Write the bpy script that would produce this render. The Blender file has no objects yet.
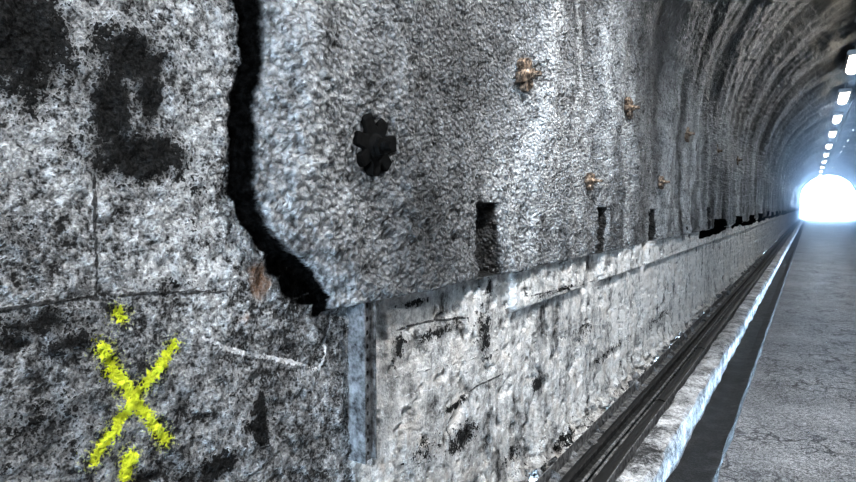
import bpy, bmesh, math, random
import numpy as np
from mathutils import Vector, Matrix
random.seed(4); rng=np.random.RandomState(7)
scene=bpy.context.scene
# ------------------------------------------------ camera
TH=math.atan(382/571.0); PH=math.atan(41/571.0*math.cos(TH)) ; F=571.0
CAM=Vector((0,0,1.5))
fw=Vector((-math.sin(TH)*math.cos(PH),math.cos(TH)*math.cos(PH),-math.sin(PH)))
rt=Vector((math.cos(TH),math.sin(TH),0)); upv=rt.cross(fw)
cd=bpy.data.cameras.new('camera'); cam=bpy.data.objects.new('camera',cd); scene.collection.objects.link(cam)
cd.sensor_width=36; cd.lens=24.0; cd.clip_start=0.02; cd.clip_end=2000
cam.location=CAM; cam.rotation_euler=fw.to_track_quat('-Z','Y').to_euler()
scene.camera=cam
def W(u,v,a=-1.15):
    d=fw+rt*((u-428)/F)+upv*(-(v-241)/F)
    k=a/d.x
    return (d.y*k, 1.5+d.z*k)   # (t,z) along the wall
# ------------------------------------------------ numpy noise
def pn(x,y,seed=0):
    xi=np.floor(x).astype(np.int64); yi=np.floor(y).astype(np.int64)
    xf=x-xi; yf=y-yi
    def g(ix,iy,dx,dy):
        h=(ix*374761393+iy*668265263+seed*1442695041)&0x7fffffff
        h=((h^(h>>13))*1274126177)&0x7fffffff
        h=h^(h>>16)
        a=(h&0xffff)/65535.0*2*np.pi
        return np.cos(a)*dx+np.sin(a)*dy
    s=lambda q:q*q*q*(q*(q*6-15)+10)
    u=s(xf); v=s(yf)
    n0=g(xi,yi,xf,yf)*(1-u)+g(xi+1,yi,xf-1,yf)*u
    n1=g(xi,yi+1,xf,yf-1)*(1-u)+g(xi+1,yi+1,xf-1,yf-1)*u
    return (n0*(1-v)+n1*v)*1.4
def fbm(x,y,o=4,seed=0,r=.5):
    t=0; a=1
    for i in range(o):
        t=t+a*pn(x*2**i+i*17.3,y*2**i-i*9.1,seed+i); a*=r
    return t
def ss(x,a,b):
    q=np.clip((x-a)/(b-a),0,1); return q*q*(3-2*q)
# ------------------------------------------------ node helpers
class NT:
    def __init__(s,name):
        s.m=bpy.data.materials.new(name); s.m.use_nodes=True
        s.t=s.m.node_tree; s.b=s.t.nodes['Principled BSDF']
        s.tc=s.t.nodes.new('ShaderNodeTexCoord').outputs['Object']
    def put(s,sock,v):
        if isinstance(v,bpy.types.NodeSocket): s.t.links.new(v,sock)
        else: sock.default_value=v
    def m_(s,op,a,b=0.0,c=0.0,clamp=False):
        n=s.t.nodes.new('ShaderNodeMath'); n.operation=op; n.use_clamp=clamp
        s.put(n.inputs[0],a); s.put(n.inputs[1],b)
        if op in('MULTIPLY_ADD',): s.put(n.inputs[2],c)
        return n.outputs[0]
    def add(s,*a):
        o=a[0]
        for q in a[1:]: o=s.m_('ADD',o,q)
        return o
    def mul(s,a,b): return s.m_('MULTIPLY',a,b)
    def sm(s,x,a,b,c=0.0,d=1.0):
        n=s.t.nodes.new('ShaderNodeMapRange'); n.interpolation_type='SMOOTHSTEP'
        s.put(n.inputs[0],x); n.inputs[1].default_value=a; n.inputs[2].default_value=b
        n.inputs[3].default_value=c; n.inputs[4].default_value=d
        return n.outputs[0]
    def noise(s,sc,det=3,ro=.5,k=None,vec=None,dist=0):
        n=s.t.nodes.new('ShaderNodeTexNoise'); s.put(n.inputs['Vector'],vec or s.tc)
        n.inputs['Scale'].default_value=sc; n.inputs['Detail'].default_value=det
        n.inputs['Roughness'].default_value=ro; n.inputs['Distortion'].default_value=dist
        o=n.outputs['Fac']
        if k is not None: o=s.m_('MULTIPLY_ADD',o,k,-.5*k)
        return o
    def vor(s,sc,feat='F1',vec=None):
        n=s.t.nodes.new('ShaderNodeTexVoronoi'); n.feature=feat; s.put(n.inputs['Vector'],vec or s.tc)
        n.inputs['Scale'].default_value=sc
        return n.outputs['Distance']
    def mapv(s,sc):
        n=s.t.nodes.new('ShaderNodeMapping'); s.put(n.inputs[0],s.tc); n.inputs['Scale'].default_value=sc
        return n.outputs[0]
    def attr(s,name):
        n=s.t.nodes.new('ShaderNodeAttribute'); n.attribute_name=name; return n.outputs['Fac']
    def mix(s,f,a,b):
        n=s.t.nodes.new('ShaderNodeMix'); n.data_type='RGBA'
        s.put(n.inputs[0],f)
        for i,v in ((6,a),(7,b)):
            if isinstance(v,tuple) and len(v)==3: v=v+(1,)
            s.put(n.inputs[i],v)
        return n.outputs[2]
    def mixf(s,f,a,b):
        n=s.t.nodes.new('ShaderNodeMix'); n.data_type='FLOAT'
        s.put(n.inputs[0],f); s.put(n.inputs[2],a); s.put(n.inputs[3],b); return n.outputs[0]
    def gray(s,v,tint=(1,1,1)):
        n=s.t.nodes.new('ShaderNodeCombineColor')
        for i in range(3): s.put(n.inputs[i],s.mul(v,tint[i]))
        return n.outputs[0]
    def bump(s,h,dist,strength=1.0):
        n=s.t.nodes.new('ShaderNodeBump'); s.put(n.inputs['Height'],h)
        n.inputs['Distance'].default_value=dist; n.inputs['Strength'].default_value=strength
        s.t.links.new(n.outputs[0],s.b.inputs['Normal'])
    def fin(s,col,rough=.7,metal=0.0,spec=None):
        if isinstance(col,tuple): col=col+(1,) if len(col)==3 else col
        s.put(s.b.inputs['Base Color'],col); s.put(s.b.inputs['Roughness'],rough); s.put(s.b.inputs['Metallic'],metal)
        if spec is not None: s.put(s.b.inputs['Specular IOR Level'],spec)
        return s.m
# ------------------------------------------------ wall material
def wall_material():
    n=NT('tunnel_lining_concrete')
    n1=n.noise(7,6,.6,1.0); n2=n.noise(55,4,.65,1.0); n3=n.noise(140,3,.65,1.0); nb=n.noise(20,7,.68,1.0)
    nst=n.noise(9,6,.65,1.0,vec=n.mapv((1,1,.16)))
    v=n.vor(58)
    shot=n.attr('shot'); low=n.attr('low'); tone=n.attr('tone')
    nedge=n.add(n.mul(nb,.02),n.mul(n2,.008))
    ms=n.sm(n.add(shot,n.mul(nedge,.5)),-.003,.003)
    ml=n.sm(low,-.01,.01)
    pit=n.m_('SUBTRACT',.45,v)
    vo=n.add(.33,n.mul(n2,1.3),n.mul(n1,1.1),n.mul(nb,1.5),n.mul(n3,1.5),n.mul(pit,.25))
    vs=n.add(.27,n.mul(n2,.4),n.mul(n1,.7),n.mul(nb,.45),n.mul(n3,.35),n.mul(pit,.30))
    vl=n.add(.56,n.mul(n2,.5),n.mul(n1,1.7),n.mul(nst,1.5),n.mul(nb,1.5),n.mul(n3,.5))
    val=n.mixf(ms,n.mixf(ml,vo,vl),vs)
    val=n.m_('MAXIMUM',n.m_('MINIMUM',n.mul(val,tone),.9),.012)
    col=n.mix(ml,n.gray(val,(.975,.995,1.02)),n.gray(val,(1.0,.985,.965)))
    r=n.sm(n.add(n.attr('rust'),n.mul(nb,1.5)),0,.6)
    col=n.mix(n.mul(r,.55),col,(.46,.24,.12))
    rs=n.mul(n.mul(n.sm(n1,.03,.16),ml),.35)
    col=n.mix(rs,col,(.32,.25,.19))
    c=n.m_('SUBTRACT',.006,n.attr('chalk')); c=n.sm(n.add(c,n.mul(n2,.016),n.mul(n3,.016)),0,.003)
    col=n.mix(n.mul(c,.9),col,(.88,.88,.9))
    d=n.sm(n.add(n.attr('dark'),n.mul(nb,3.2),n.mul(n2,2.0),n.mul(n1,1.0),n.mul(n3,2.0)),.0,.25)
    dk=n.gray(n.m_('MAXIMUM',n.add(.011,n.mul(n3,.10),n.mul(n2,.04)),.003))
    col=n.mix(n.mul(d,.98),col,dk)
    k=n.m_('SUBTRACT',.003,n.attr('crack')); k=n.sm(n.add(k,n.mul(nb,.012),n.mul(n2,.012)),0,.002)
    col=n.mix(n.mul(k,.88),col,(.012,.012,.012))
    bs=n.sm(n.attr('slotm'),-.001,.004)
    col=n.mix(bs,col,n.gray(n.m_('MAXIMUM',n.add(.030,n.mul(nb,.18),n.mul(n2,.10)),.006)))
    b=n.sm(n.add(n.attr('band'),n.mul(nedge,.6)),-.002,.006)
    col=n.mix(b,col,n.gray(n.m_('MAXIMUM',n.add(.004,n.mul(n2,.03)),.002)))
    y=n.m_('SUBTRACT',.0135,n.attr('yel')); y=n.sm(n.add(y,n.mul(n2,.03),n.mul(n3,.045)),-.001,.004)
    yo=n.m_('SUBTRACT',.03,n.attr('yel')); yo=n.mul(n.sm(n.add(yo,n.mul(n3,.14),-.012),0,.006),.35)
    ycol=n.mix(n.sm(n2,-.2,.2),(.60,.68,.01),(.90,.96,.06))
    col=n.mix(n.m_('MAXIMUM',y,yo),col,ycol)
    wet=n.attr('wet')
    rough=n.mixf(ms,.85,n.add(.46,n.mul(n2,.3)))
    rough=n.mixf(wet,rough,.32)
    gh=n.mul(pit,n.mixf(ms,n.mixf(ml,1.1,.15),3.4))
    h=n.add(gh,n.mul(n2,n.mixf(ml,3.0,1.2)),n.mul(nb,n.mixf(ml,3.2,1.8)),n.mul(n3,n.mixf(ml,1.6,.6)),n.mul(d,.6),n.mul(k,-1.2))
    n.bump(n.mul(h,n.mixf(wet,1.0,.35)),.014,1.0)
    spec=n.mul(n.m_('SUBTRACT',1.0,n.m_('MAXIMUM',b,n.mul(d,.75))),.5)
    return n.fin(col,rough,spec=spec)
MW=wall_material()
# ------------------------------------------------ tunnel lining mesh
CX,CZ,R=1.65,2.55,2.8
AO=-1.215
def make_lining(name,ts,ss_,sign):
    nt,ns=len(ts),len(ss_)
    T,S=np.meshgrid(ts,ss_,indexing='ij')
    ang=np.maximum(S-CZ,0)/R
    PX=np.where(S<=CZ,-1.15,CX-R*np.cos(ang)); PZ=np.where(S<=CZ,S,CZ+R*np.sin(ang))
    NX=np.where(S<=CZ,1.0,np.cos(ang)); NZ=np.where(S<=CZ,0.0,-np.sin(ang))
    left=(sign>0)
    A={}
    if left:
        pts=[W(u,v) for u,v in [(264,-200),(262,0),(264,60),(258,120),(257,190),(270,225),(288,250),(315,268),(336,299)]]
        pts=sorted([(z,t) for t,z in pts])
        zz=[p[0] for p in pts]; tt=[p[1] for p in pts]
        te=np.interp(S,zz,tt)+.008*fbm(S*6,S*0+3.3,3,5)+.004*fbm(S*30,S*0+8,2,6)
        ze=1.195+.006*fbm(T*3,T*0,3,9)
        d1=(T-te)*.85; d2=S-ze
        shot=np.minimum(d1,d2)
        tstrip=W(357,380,-1.19)[0]
        low=np.minimum(T-tstrip,ze-S)
    else:
        shot=S-1.195; low=1.195-S; tstrip=-50; te=S*0-50; d1=S*0+9; d2=shot
    A['shot']=np.clip(shot,-1,1); A['low']=np.clip(low,-1,1)
    ms=ss(shot,-.012,.006)
    hl=-.056+.004*fbm(T*14,S*14,4,21)+.008*fbm(T*2,S*2,3,22)
    hl+=.032*ss(S,.98,1.0)*ss(T,2.42,2.45)*(ss(fbm(T*1.5,S*0,3,77),-.25,-.2))
    hl+=.045*ss(.30-S,0,.3)+.05*ss(.3-S,0,.3)*fbm(T*6,S*12,5,23,.6)
    pit=fbm(T*9,S*9,4,31); hl-=.014*ss(pit,.3,.45)
    ho=-.076+.009*fbm(T*20,S*20,5,24,.7)+.010*fbm(T*3,S*3,3,25)
    hlo=ho+(hl-ho)*ss(T,tstrip-.004,tstrip+.008)
    lump=fbm(T*18,S*18,4,26,.72)
    hs=.0105*lump+.012*fbm(T*3.5,S*3.5,3,27)+.045*fbm(T*1.6,S*.4,3,28)
    if left: hs=hs-.026*np.exp(-np.maximum(d1,0)/.05)+.016*np.exp(-((d1-.16)/.09)**2)
    rib=ss(S,2.0,3.2)*ss(T,2.5,6)
    hs+=rib*.11*(np.abs(np.sin(T*np.pi/2.8+.5*fbm(T*.4,S*.4,2,30)))-.6)
    h=hlo+(hs-hlo)*ms
    sl=np.full_like(T,-1.0)
    for k in range(0,18):
        tc=2.2+1.59*k; zt=1.515-.02*(k%3); wd=.1-.012*(k%2)
        wob=.006*fbm(S*9+k*7,S*0,3,71)
        q=np.minimum(np.minimum(T-(tc-wd)-wob,(tc+wd)-T+wob),np.minimum(S-1.20,zt-S))
        sl=np.maximum(sl,q)
    slot=ss(sl,-.004,.006)
    h=h-slot*.085
    A['slotm']=np.clip(sl+.005,-1,1)
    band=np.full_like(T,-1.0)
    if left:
        e=.016-np.abs(shot+.010); e=np.where((d1<d2+.02),e,-1)  # shade on the shotcrete step face, painted as a near-black band
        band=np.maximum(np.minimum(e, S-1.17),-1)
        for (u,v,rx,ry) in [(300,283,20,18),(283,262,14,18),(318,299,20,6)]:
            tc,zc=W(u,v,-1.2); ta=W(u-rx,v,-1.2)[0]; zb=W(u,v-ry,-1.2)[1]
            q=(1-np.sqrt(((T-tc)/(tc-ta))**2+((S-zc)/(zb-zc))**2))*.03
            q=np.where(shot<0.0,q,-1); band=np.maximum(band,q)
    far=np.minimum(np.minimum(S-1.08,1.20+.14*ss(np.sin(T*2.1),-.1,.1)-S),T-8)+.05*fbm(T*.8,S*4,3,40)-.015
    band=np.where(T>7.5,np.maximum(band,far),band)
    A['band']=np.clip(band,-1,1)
    dark=np.full_like(T,-3.0)
    def ell(u,v,rx,ry,off=0,a=-1.2):
        tc,zc=W(u,v,a); t1=W(u+rx,v,a)[0]; t0=W(u-rx,v,a)[0]; z1=W(u,v-ry,a)[1]
        return 1-np.sqrt(((T-tc)/((t1-t0)/2))**2+((S-zc)/(z1-zc))**2)-off
    def segd(p,a=-1.2):
        P=[W(u,v,a) for u,v in p]; o=np.full_like(T,9.0)
        for (x0,y0),(x1,y1) in zip(P[:-1],P[1:]):
            dx,dy=x1-x0,y1-y0; L=dx*dx+dy*dy+1e-12
            k=np.clip(((T-x0)*dx+(S-y0)*dy)/L,0,1)
            o=np.minimum(o,np.hypot(T-x0-k*dx,S-y0-k*dy))
        return o
    yel=np.full_like(T,9.0); chalk=yel.copy(); crack=yel.copy(); rust=np.full_like(T,-3.0); tone=np.ones_like(T)
    if left:
        for e in [(12,30,56,60,-.2,AO),(135,58,34,26,-.15,AO),(115,110,20,46,-.1,AO),(150,90,14,40,.05,AO),(142,155,42,22,-.2,AO),
                  (40,325,85,24,.45,AO),(70,345,40,14,.3,AO),(15,345,30,14,.3,AO),(20,240,60,50,.9,AO),(75,150,30,16,.65,AO),
                  (263,425,8,30,.05,AO),(215,470,34,16,.25,AO),(150,480,40,10,.3,AO),(185,408,14,7,.35,AO),(50,430,90,70,.8,AO),(270,400,80,60,1.0,AO),
                  (200,200,30,80,1.0,AO),(170,290,40,20,.85,AO),(110,370,60,30,.9,AO),
                  (440,332,36,8,.35,-1.2),(486,335,10,38,.4,-1.2),(400,350,8,16,.3,-1.2),(465,437,14,13,.05,-1.2),(540,383,6,9,0,-1.2),
                  (452,408,22,5,.4,-1.2),(565,440,14,12,.4,-1.17),(520,455,16,12,.45,-1.17),(610,355,30,8,.6,-1.18),(415,303,20,5,.3,-1.2),(490,285,9,20,.5,-1.2),
                  (560,290,40,5,.6,-1.19),(430,450,40,30,.9,-1.19),(585,330,30,30,.85,-1.19),(660,320,30,10,.7,-1.18)]:
            dark=np.maximum(dark,ell(*e))
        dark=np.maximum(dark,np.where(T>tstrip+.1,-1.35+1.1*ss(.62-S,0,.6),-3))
        yel=np.minimum.reduce([segd([(177,345),(138,398),(97,460)],AO),segd([(104,348),(136,400),(168,441)],AO),
                               segd([(122,313),(124,318)],AO)+.001,segd([(133,458),(129,478)],AO)-.003])
        chalk=np.minimum(segd([(205,338),(236,352),(290,362),(322,370),(334,320)],AO),segd([(225,349),(300,364)],AO)-.002)
        chalk=np.minimum(chalk,segd([(398,398),(470,380),(545,352),(600,335)],-1.2)+.003)
        crack=np.minimum.reduce([segd([(98,165),(97,230),(99,300)],AO)-.001,segd([(-20,316),(40,303),(100,298),(140,294),(230,292)],AO)-.002,
              segd([(505,374),(480,385),(458,402),(449,425),(452,440)],-1.2)-.002,segd([(398,330),(425,322),(470,318)],-1.2)-.002,
              segd([(516,268),(524,296),(580,284)],-1.2)-.001,segd([(700,235),(650,262),(600,280),(524,296)],-1.2),
              segd([(395,378),(470,360),(560,330),(640,300)],-1.2)+.001])
        rust=np.maximum(ell(266,280,14,24,.0),ell(250,320,26,30,.7))
        rust=np.maximum(rust,ell(590,440,10,10,.3,-1.15))
        g=lambda u,v,rx,ry,a=-1.15:np.exp(-np.clip(1-ell(u,v,rx,ry,0,a),0,9)**2)
        st=fbm(T*2.4+.4*fbm(T,S,2,61),S*.45,4,60)
        tone=tone*(1+(.8*st)*ms*ss(T,1.8,2.6)+.25*st)
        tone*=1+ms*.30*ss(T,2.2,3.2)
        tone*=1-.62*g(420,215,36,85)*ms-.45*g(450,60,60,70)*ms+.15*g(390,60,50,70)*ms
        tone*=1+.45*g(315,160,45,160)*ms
        tone*=1-.65*g(648,70,24,80)+.7*g(600,140,40,90)*ms+.6*g(590,40,30,50)*ms+.4*g(520,170,40,60)*ms+.8*g(690,160,18,70)*ms  # tone patches; brightest ones paint in light raking from the far end
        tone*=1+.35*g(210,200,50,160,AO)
        tone*=1+.55*ss(T,2.6,4.5)*(1-ms)  # raking light painted into the tone of the farther lower wall
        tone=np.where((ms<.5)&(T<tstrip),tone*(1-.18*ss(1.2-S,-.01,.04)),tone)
    else:
        tone=tone*(1+.4*fbm(T*1.2,S*.5,4,60))
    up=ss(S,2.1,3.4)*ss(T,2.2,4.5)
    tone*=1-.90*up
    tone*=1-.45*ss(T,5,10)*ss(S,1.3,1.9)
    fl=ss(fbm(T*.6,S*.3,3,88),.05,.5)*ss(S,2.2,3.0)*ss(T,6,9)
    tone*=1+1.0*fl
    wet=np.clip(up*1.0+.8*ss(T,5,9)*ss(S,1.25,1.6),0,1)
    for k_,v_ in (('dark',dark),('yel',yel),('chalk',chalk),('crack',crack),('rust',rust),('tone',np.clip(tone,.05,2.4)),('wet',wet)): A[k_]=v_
    X=PX+NX*h; Zp=PZ+NZ*h
    if sign<0: X=2*CX-X
    co=np.stack([X,T,Zp],-1).reshape(-1,3).astype(np.float32)
    me=bpy.data.meshes.new(name)
    idx=np.arange(nt*ns).reshape(nt,ns)
    q=np.stack([idx[:-1,:-1],idx[:-1,1:],idx[1:,1:],idx[1:,:-1]],-1)
    if sign<0: q=q[...,::-1]
    q=q.reshape(-1,4); nf=len(q)
    me.vertices.add(nt*ns); me.vertices.foreach_set('co',co.ravel())
    me.loops.add(nf*4); me.loops.foreach_set('vertex_index',q.ravel().astype(np.int32))
    me.polygons.add(nf); me.polygons.foreach_set('loop_start',(np.arange(nf)*4).astype(np.int32))
    me.polygons.foreach_set('use_smooth',np.ones(nf,dtype=bool))
    me.update(calc_edges=True)
    for k_,v_ in A.items():
        a=me.attributes.new(k_,'FLOAT','POINT'); a.data.foreach_set('value',v_.astype(np.float32).ravel())
    ob=bpy.data.objects.new(name,me); scene.collection.objects.link(ob); me.materials.append(MW)
    return ob
Y0,Y1=-28.0,82.0
ts=[0.2]
while ts[-1]<Y1:
    t=ts[-1]; ts.append(t+(.006 if t<2.2 else .006*(t/2.2)**1.6))
ts[-1]=Y1
back=[0.2]
while back[-1]>Y0:
    back.append(back[-1]-max(.02,(.2-back[-1])*.12))
back[-1]=Y0
ts=np.array(sorted(back[1:])+ts)
sv=np.concatenate([np.arange(-.05,2.9,.007),np.linspace(2.9,CZ+R*math.pi/2,130)])
make_lining('wall_left',ts,sv,1)
ts2=np.concatenate([np.arange(Y0,Y1,.25),[Y1]]); sv2=np.linspace(-.05,CZ+R*math.pi/2,120)
make_lining('wall_right',ts2,sv2,-1)

# ------------------------------------------------ generic mesh helpers
def obj(name,bm,mats,smooth=False,parent=None):
    me=bpy.data.meshes.new(name); bm.normal_update(); bm.to_mesh(me); bm.free()
    for m in (mats if isinstance(mats,(list,tuple)) else [mats]): me.materials.append(m)
    if smooth: me.polygons.foreach_set('use_smooth',[True]*len(me.polygons))
    o=bpy.data.objects.new(name,me); scene.collection.objects.link(o)
    if parent: o.parent=parent
    return o
def sweep(name,prof,ys,mat,jit=0.0,seed=0,closed=False,smooth=False,amp2=0.0,parent=None):
    P=np.array(prof); n=len(P); ys=np.array(ys); m=len(ys)
    YY,JJ=np.meshgrid(ys,np.arange(n),indexing='ij')
    X=P[JJ,0]+jit*fbm(YY*2.3,JJ*1.7,3,seed)+amp2*fbm(YY*.35,JJ*0+.5,2,seed+3)
    Z=P[JJ,1]+jit*fbm(YY*2.3,JJ*1.7+50,3,seed+1)
    bm=bmesh.new(); rows=[[bm.verts.new((X[i,j],ys[i],Z[i,j])) for j in range(n)] for i in range(m)]
    for i in range(m-1):
        for j in range(n if closed else n-1):
            k=(j+1)%n
            bm.faces.new((rows[i][j],rows[i+1][j],rows[i+1][k],rows[i][k]))
    bmesh.ops.recalc_face_normals(bm,faces=bm.faces)
    return obj(name,bm,mat,smooth,parent)
ysr=[Y0]
while ysr[-1]<0: ysr.append(ysr[-1]+.3)
while ysr[-1]<Y1: ysr.append(ysr[-1]+.04*(1+max(0,ysr[-1]-2)*.3))
ysr[-1]=Y1
# materials
def curbmat(name,base,k=1.0):
    n=NT(name); n1=n.noise(5,6,.65,1.0); n2=n.noise(45,5,.7,1.0); n3=n.noise(160,2,.5,1.0)
    v=n.m_('MAXIMUM',n.add(base,n.mul(n1,2.6*k),n.mul(n2,1.8*k),n.mul(n3,.8*k)),.02)
    n.bump(n.add(n.mul(n2,2),n3),.006); return n.fin(n.gray(v,(.99,1,1.02)),.42)
MC=curbmat('curb_concrete',.38); MD=curbmat('rubble_stone',.13,.4)
n=NT('asphalt'); n1=n.noise(1.6,6,.6,1.0); n2=n.noise(40,4,.7,1.0); n3=n.noise(120,3,.7,1.0)
cv=n.t.nodes.new('ShaderNodeTexVoronoi'); cv.feature='DISTANCE_TO_EDGE'; cv.inputs['Scale'].default_value=4.5
wn=n.t.nodes.new('ShaderNodeTexNoise'); wn.inputs['Scale'].default_value=5; wn.inputs['Detail'].default_value=5; n.put(wn.inputs['Vector'],n.tc)
vm=n.t.nodes.new('ShaderNodeVectorMath'); vm.operation='MULTIPLY_ADD'; n.put(vm.inputs[0],wn.outputs['Color']); vm.inputs[1].default_value=(.4,.4,.4); n.put(vm.inputs[2],n.tc)
n.put(cv.inputs['Vector'],vm.outputs[0])
ck=n.mul(n.sm(cv.outputs['Distance'],.01,.05,1,0),n.sm(n.noise(1.1,3,.5,1.0),-.08,.04))
v=n.m_('MAXIMUM',n.add(.27,n.mul(n1,.5),n.mul(n2,1.3),n.mul(n3,2.0)),.02)
col=n.mix(n.mul(ck,.85),n.gray(v,(.98,1,1.04)),(.02,.02,.024))
n.bump(n.add(n.mul(n3,2.5),n2,n.mul(ck,-1.5)),.006); MA=n.fin(col,n.add(.38,n.mul(n2,.6)),spec=.5)
n=NT('wet_gutter_sediment'); n1=n.noise(9,5,.6,1.0); n2=n.noise(70,4,.7,1.0)
v=n.m_('MAXIMUM',n.add(.014,n.mul(n1,.12),n.mul(n2,.16)),.004); n.bump(n.add(n1,n2),.012)
MG=n.fin(n.gray(v),.65)
n=NT('black_conduit_plastic'); n2=n.noise(30,4,.6,1.0)
MB=n.fin(n.gray(n.m_('MAXIMUM',n.add(.009,n.mul(n2,.04)),.004)),.55)
n=NT('dusty_grey_pipe'); n2=n.noise(25,5,.7,1.0)
MP=n.fin(n.gray(n.m_('MAXIMUM',n.add(.12,n.mul(n2,.9)),.01)),.65)
n=NT('galvanised_steel'); n2=n.noise(40,4,.7,1.0); n3=n.noise(8,4,.7,1.0)
MS=n.fin(n.gray(n.m_('MAXIMUM',n.add(.15,n.mul(n2,.7),n.mul(n3,.6)),.015),(.98,1,1.03)),.5,.35)
n=NT('grimy_rail_steel'); n2=n.noise(30,5,.7,1.0)
ML=n.fin(n.gray(n.m_('MAXIMUM',n.add(.02,n.mul(n2,.25)),.004)),.7,.2)
n=NT('oxidised_black_steel'); n2=n.noise(60,4,.7,1.0)
MO=n.fin(n.gray(n.m_('MAXIMUM',n.add(.004,n.mul(n2,.015)),.002)),.8,.0,.08)
n=NT('rusty_anchor_steel'); n2=n.noise(60,4,.7,1.0)
MR=n.fin(n.mix(n.sm(n2,-.08,.2),(.045,.032,.025),(.46,.35,.26)),.5,.3)
n=NT('lamp_housing_paint'); MH=n.fin((.55,.56,.58),.4)
def emis(name,c,s):
    m=bpy.data.materials.new(name); m.use_nodes=True; b=m.node_tree.nodes['Principled BSDF']
    b.inputs['Base Color'].default_value=c+(1,); b.inputs['Emission Color'].default_value=c+(1,); b.inputs['Emission Strength'].default_value=s; return m
ME=emis('lamp_tube_glow',(1,.9,.74),12)
# ------------------------------------------------ floor: channel bed, curb, gutter, road
sweep('conduit_channel_bed',[(-1.16,.03),(-1.1,.03),(-1.0,.01),(-.9,-.01),(-.8,-.01),(-.76,-.01)],ysr,MG,.015,11)
sweep('curb_left',[(-.765,-.05),(-.76,.135),(-.75,.15),(-.70,.152),(-.64,.15),(-.622,.138),(-.612,.08),(-.608,-.05)],ysr,MC,.016,12)
sweep('gutter_left',[(-.66,-.02),(-.56,-.03),(-.48,-.03),(-.40,-.012),(-.33,-.03)],ysr,MG,.008,13)
xs=np.linspace(-.375,3.97,40)
sweep('floor',[(x,.03*math.sin((x+.4)/4.4*math.pi)) for x in xs],ysr,MA,.012,14,smooth=True)
sweep('curb_right',[(3.94,-.05),(3.96,.15),(4.42,.16)],ysr[::3],MC,.006,15)
def ring(cx,cz,r,k=12): return [(cx+r*math.cos(2*math.pi*i/k),cz+r*math.sin(2*math.pi*i/k)) for i in range(k)]
root=bpy.data.objects.new('service_pipe_run',None); scene.collection.objects.link(root)
for (nm,cx,cz,r,m,a2) in [('drain_pipe',-.835,.085,.050,MB,.008),('grey_conduit',-.925,.045,.026,MP,.012),('black_conduit',-1.0,.06,.036,MB,.012),('steel_cable',-.905,.115,.009,MP,.01)]:
    sweep(nm,ring(cx,cz,r),ysr,m,0.0,int(abs(cx*100)),closed=True,smooth=True,amp2=a2,parent=root)
def lrail(nm,x0,x1,z0,z1,m):
    sweep(nm,[(x0,z0),(x0,z1),(x0+.006,z1),(x0+.006,z0+.006),(x1,z0+.006),(x1,z0)],ysr,m,.003,int(abs(x0*100)),closed=True,parent=root)
lrail('rail_wall_side',-1.085,-1.035,.075,.15,MP)
lrail('rail_middle',-.965,-.93,.09,.13,ML)
lrail('rail_curb_side',-.785,-.77,.10,.165,MP)
bm=bmesh.new()
for k in range(40):
    y=.6+k*1.8; r=.055; prev=None
    for i in range(13):
        a=math.pi*i/12
        vv=[bm.verts.new((-.835+r*math.cos(a),y+q,.085+r*math.sin(a))) for q in (-.015,.015)]
        if prev: bm.faces.new((prev[0],prev[1],vv[1],vv[0]))
        prev=vv
obj('pipe_clamps',bm,MO,parent=root)
# rubble at the wall foot
bm=bmesh.new()
for i in range(1300):
    y=1.0+(random.random()**2)*18; x=-1.12+random.random()*.10 if random.random()<.7 else -1.06+random.random()*.26
    r=.006+.040*random.random()**3
    M=Matrix.Translation((x,y,.03+max(0,(-x-1.02))*.9+r*.3))@Matrix.Rotation(random.random()*6,4,Vector((random.random(),random.random(),1)).normalized())@Matrix.Diagonal((1,.6+random.random(),.5+.4*random.random(),1))
    g=bmesh.ops.create_icosphere(bm,subdivisions=1,radius=r,matrix=M)
    for v_ in g['verts']: v_.co+=Vector((random.uniform(-1,1),random.uniform(-1,1),random.uniform(-1,1)))*r*.25
obj('rubble_debris',bm,MD)
# ------------------------------------------------ perforated steel strip
t0,_=W(357,380,-1.19); z1=W(357,299,-1.19)[1]; z0=W(357,462,-1.19)[1]
bm=bmesh.new()
w=.050; x=-1.168
nz=12
def face(p): bm.faces.new([bm.verts.new(q) for q in p])
for i in range(nz):
    za=z0+(z1-z0)*i/nz; zb=z0+(z1-z0)*(i+1)/nz; zc=(za+zb)/2
    cy=t0+w/2; r=.007
    outer=[(t0,za),(cy,za),(t0+w,za),(t0+w,zc),(t0+w,zb),(cy,zb),(t0,zb),(t0,zc)]
    inner=[(cy+r*math.cos(a),zc+r*1.3*math.sin(a)) for a in [math.radians(225+45*k) for k in range(8)]]
    for k in range(8):
        k2=(k+1)%8
        face([(x,)+outer[k],(x,)+outer[k2],(x,)+inner[k2],(x,)+inner[k]])
        face([(x,)+inner[k],(x,)+inner[k2],(x-.02,)+inner[k2],(x-.02,)+inner[k]])
    face([(x-.02,)+p for p in inner])
    def box(ya,yb,xa,xb):
        P=[(xa,ya),(xb,ya),(xb,yb),(xa,yb)]
        for k in range(4):
            (p,q),(p2,q2)=P[k],P[(k+1)%4]
            face([(p,q,za),(p2,q2,za),(p2,q2,zb),(p,q,zb)])
    box(t0-.004,t0+.004,x-.06,x+.014)
    box(t0+w-.004,t0+w+.004,x-.03,x+.014)
bmesh.ops.remove_doubles(bm,verts=bm.verts,dist=.0004)
bmesh.ops.recalc_face_normals(bm,faces=bm.faces)
obj('perforated_steel_strip',bm,MS)
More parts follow.
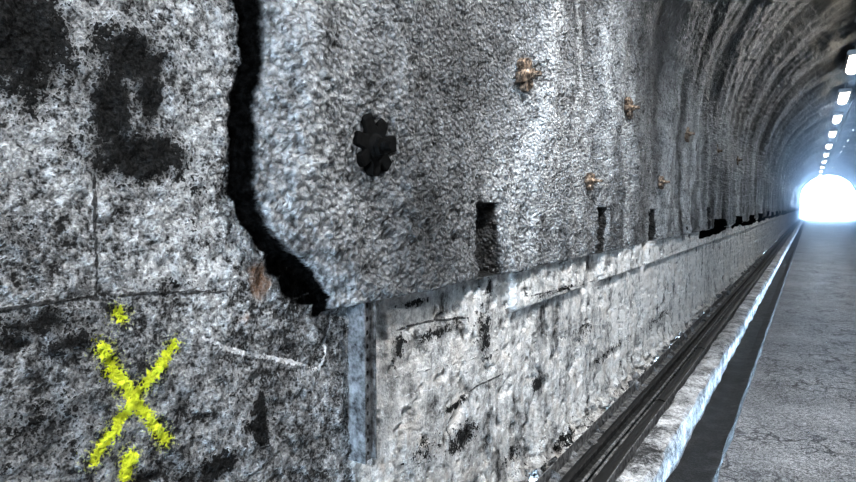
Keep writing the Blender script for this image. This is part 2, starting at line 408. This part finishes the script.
# ------------------------------------------------ rock anchor plates
def anchor(u,v,size,mat,lobes=7,rot=0.0,seed=0):
    t,z=W(u,v,-1.13)
    bm=bmesh.new(); N=84; rings=[]
    for (f,hgt) in [(1.0,-.02),(1.0,.008),(.90,.011),(.40,.012),(.30,.02),(.24,.022)]:
        row=[]
        for i in range(N):
            a=2*math.pi*i/N
            rs=random.Random(seed*31+int((a*lobes/(2*math.pi)+.5)%lobes)).uniform(.78,1.12)
            lob=(.66+.34*ss(abs(math.cos(a*lobes/2)),.25,.75))*rs
            r=size*(f if f<.6 else f*lob)
            row.append(bm.verts.new((hgt,r*math.cos(a+rot),r*math.sin(a+rot))))
        rings.append(row)
    for A_,B_ in zip(rings[:-1],rings[1:]):
        for i in range(N): bm.faces.new((A_[i],A_[(i+1)%N],B_[(i+1)%N],B_[i]))
    bm.faces.new(rings[-1])
    def prism(r,k,x0,x1):
        a=[bm.verts.new((x0,r*math.cos(2*math.pi*i/k),r*math.sin(2*math.pi*i/k))) for i in range(k)]
        b=[bm.verts.new((x1,r*math.cos(2*math.pi*i/k),r*math.sin(2*math.pi*i/k))) for i in range(k)]
        for i in range(k): bm.faces.new((a[i],a[(i+1)%k],b[(i+1)%k],b[i]))
        bm.faces.new(b); bm.faces.new(a)
    prism(.28*size,6,.012,.036); prism(.14*size,12,.02,.070)
    for q in range(4): prism(.16*size,12,.040+q*.008,.043+q*.008)
    bmesh.ops.recalc_face_normals(bm,faces=bm.faces)
    o=obj('rock_anchor_plate',bm,mat)
    o.location=(-1.130,t,z); return o
anchor(374,147,.10,MO,7,.2,3)
anchor(527,75,.085,MR,6,.3,5)
anchor(630,108,.080,MR,6,.1,6)
anchor(591,181,.058,MR,5,.5,7)
anchor(662,182,.065,MR,5,.2,8)
anchor(688,134,.085,MR,5,.2,9)
anchor(717,151,.09,MR,5,.2,10)
anchor(738,160,.09,MR,5,.2,12)
# ------------------------------------------------ ceiling lamps
LX,LZ=.75,5.10
for i,y in enumerate([-21,-9,3,12.6,17.2,22.3,27.5,33,39.5,46,53,60,67,74]):
    bm=bmesh.new()
    prof=[(-.15,.10),(-.18,.02),(-.14,-.02),(.14,-.02),(.18,.02),(.15,.10)]
    A_=[bm.verts.new((px,-.95,pz)) for px,pz in prof]; B_=[bm.verts.new((px,.95,pz)) for px,pz in prof]
    for k in range(6): bm.faces.new((A_[k],A_[(k+1)%6],B_[(k+1)%6],B_[k]))
    bm.faces.new(A_); bm.faces.new(B_)
    nb=len(bm.faces)
    tub=[(.12*math.cos(a),-.02-.09*math.sin(a)) for a in [math.pi*j/8 for j in range(9)]]
    A_=[bm.verts.new((px,-.90,pz)) for px,pz in tub]; B_=[bm.verts.new((px,.90,pz)) for px,pz in tub]
    for k in range(8): bm.faces.new((A_[k],A_[k+1],B_[k+1],B_[k]))
    bm.faces.new(A_); bm.faces.new(B_)
    bm.faces.ensure_lookup_table()
    for f in bm.faces[nb:]: f.material_index=1
    for sy in (-.6,.6):
        bmesh.ops.create_cone(bm,cap_ends=True,segments=8,radius1=.015,radius2=.015,depth=.26,matrix=Matrix.Translation((0,sy,.20)))
    bmesh.ops.recalc_face_normals(bm,faces=bm.faces)
    o=obj('tunnel_lamp',bm,[MH,ME]); o.location=(LX,y,LZ-.15)
    ld=bpy.data.lights.new('lamp_light','AREA'); ld.shape='RECTANGLE'; ld.size=.2; ld.size_y=1.8; ld.energy=45 if y>10 else 95; ld.color=(.94,.97,1)
    lo=bpy.data.objects.new('lamp_light',ld); scene.collection.objects.link(lo); lo.parent=o; lo.location=(0,0,-.13)
sweep('ceiling_cable',ring(LX+.35,5.15,.03,8),ysr[::4],MB,closed=True,smooth=True)
# ------------------------------------------------ portal ring, outside ground
n=NT('portal_stone'); n2=n.noise(6,5,.6,1.0); MPo=n.fin(n.gray(n.add(.55,n2)),.7)
bm=bmesh.new()
def pr(r,xw): return [(CX-xw,0)]+[(CX-r*math.cos(a),CZ+r*math.sin(a)) for a in [math.pi*j/28 for j in range(29)]]+[(CX+xw,0)]
a=pr(2.7,2.7); b=pr(3.4,3.4); y=Y1
rows=[[bm.verts.new((x_,yy,z_)) for x_,z_ in q] for q,yy in ((a,y+.02),(a,y+.6),(b,y+.6),(b,y+.02))]
for i in range(4):
    A_,B_=rows[i],rows[(i+1)%4]
    for k in range(len(a)-1): bm.faces.new((A_[k],A_[k+1],B_[k+1],B_[k]))
bmesh.ops.recalc_face_normals(bm,faces=bm.faces)
obj('portal_arch',bm,MPo)
bm=bmesh.new()
bm.faces.new([bm.verts.new(p) for p in [(-60,Y1,-.06),(60,Y1,-.06),(60,260,-.06),(-60,260,-.06)]]); obj('ground_outside',bm,MC)
# haze volume added in the far tunnel for blue glow around the exit
vm_=bpy.data.materials.new('portal_glow_haze'); vm_.use_nodes=True; nt=vm_.node_tree; nt.nodes.clear()
vo=nt.nodes.new('ShaderNodeVolumePrincipled'); vo.inputs['Color'].default_value=(.46,.68,1,1); vo.inputs['Density'].default_value=.034; vo.inputs['Anisotropy'].default_value=.68
ou=nt.nodes.new('ShaderNodeOutputMaterial'); nt.links.new(vo.outputs[0],ou.inputs['Volume'])
bm=bmesh.new(); bmesh.ops.create_cube(bm,size=1,matrix=Matrix.Translation((CX,53.5,2.75))@Matrix.Diagonal((6.2,73,6.0,1)))
obj('tunnel_haze',bm,vm_)
# world
w_=bpy.data.worlds.new('overcast_sky'); scene.world=w_; w_.use_nodes=True
bg=w_.node_tree.nodes['Background']; bg.inputs[0].default_value=(.55,.77,1,1); bg.inputs[1].default_value=75
for y in (Y0,Y1):
    ld=bpy.data.lights.new('daylight_portal','AREA'); ld.shape='RECTANGLE'; ld.size=6; ld.size_y=5.8
    lo=bpy.data.objects.new('daylight_portal',ld); scene.collection.objects.link(lo); lo.location=(CX,y,2.85)
    d=Vector((0,1,0)) if y<0 else Vector((0,-1,0)); lo.rotation_euler=d.to_track_quat('-Z','Y').to_euler()
    ld.cycles.is_portal=True
def area(name,loc,target,e,size,col=(1,1,1)):
    ld=bpy.data.lights.new(name,'AREA'); ld.size=size; ld.energy=e; ld.color=col
    lo=bpy.data.objects.new(name,ld); scene.collection.objects.link(lo); lo.location=loc
    lo.rotation_euler=(Vector(target)-Vector(loc)).to_track_quat('-Z','Y').to_euler()
area('added_wall_light',(.1,-1.7,2.5),(-1.15,1.3,1.3),95,.12,(1,.995,.985))  # unseen light added behind the camera to brighten the near wall
area('added_wall_light',(.7,2.2,4.3),(-1.15,3.6,1.0),150,.2,(1,1,1))  # second added light, no fixture, grazing the wall from above
vs_=scene.view_settings; vs_.view_transform='Standard'; vs_.exposure=.3; vs_.gamma=.84
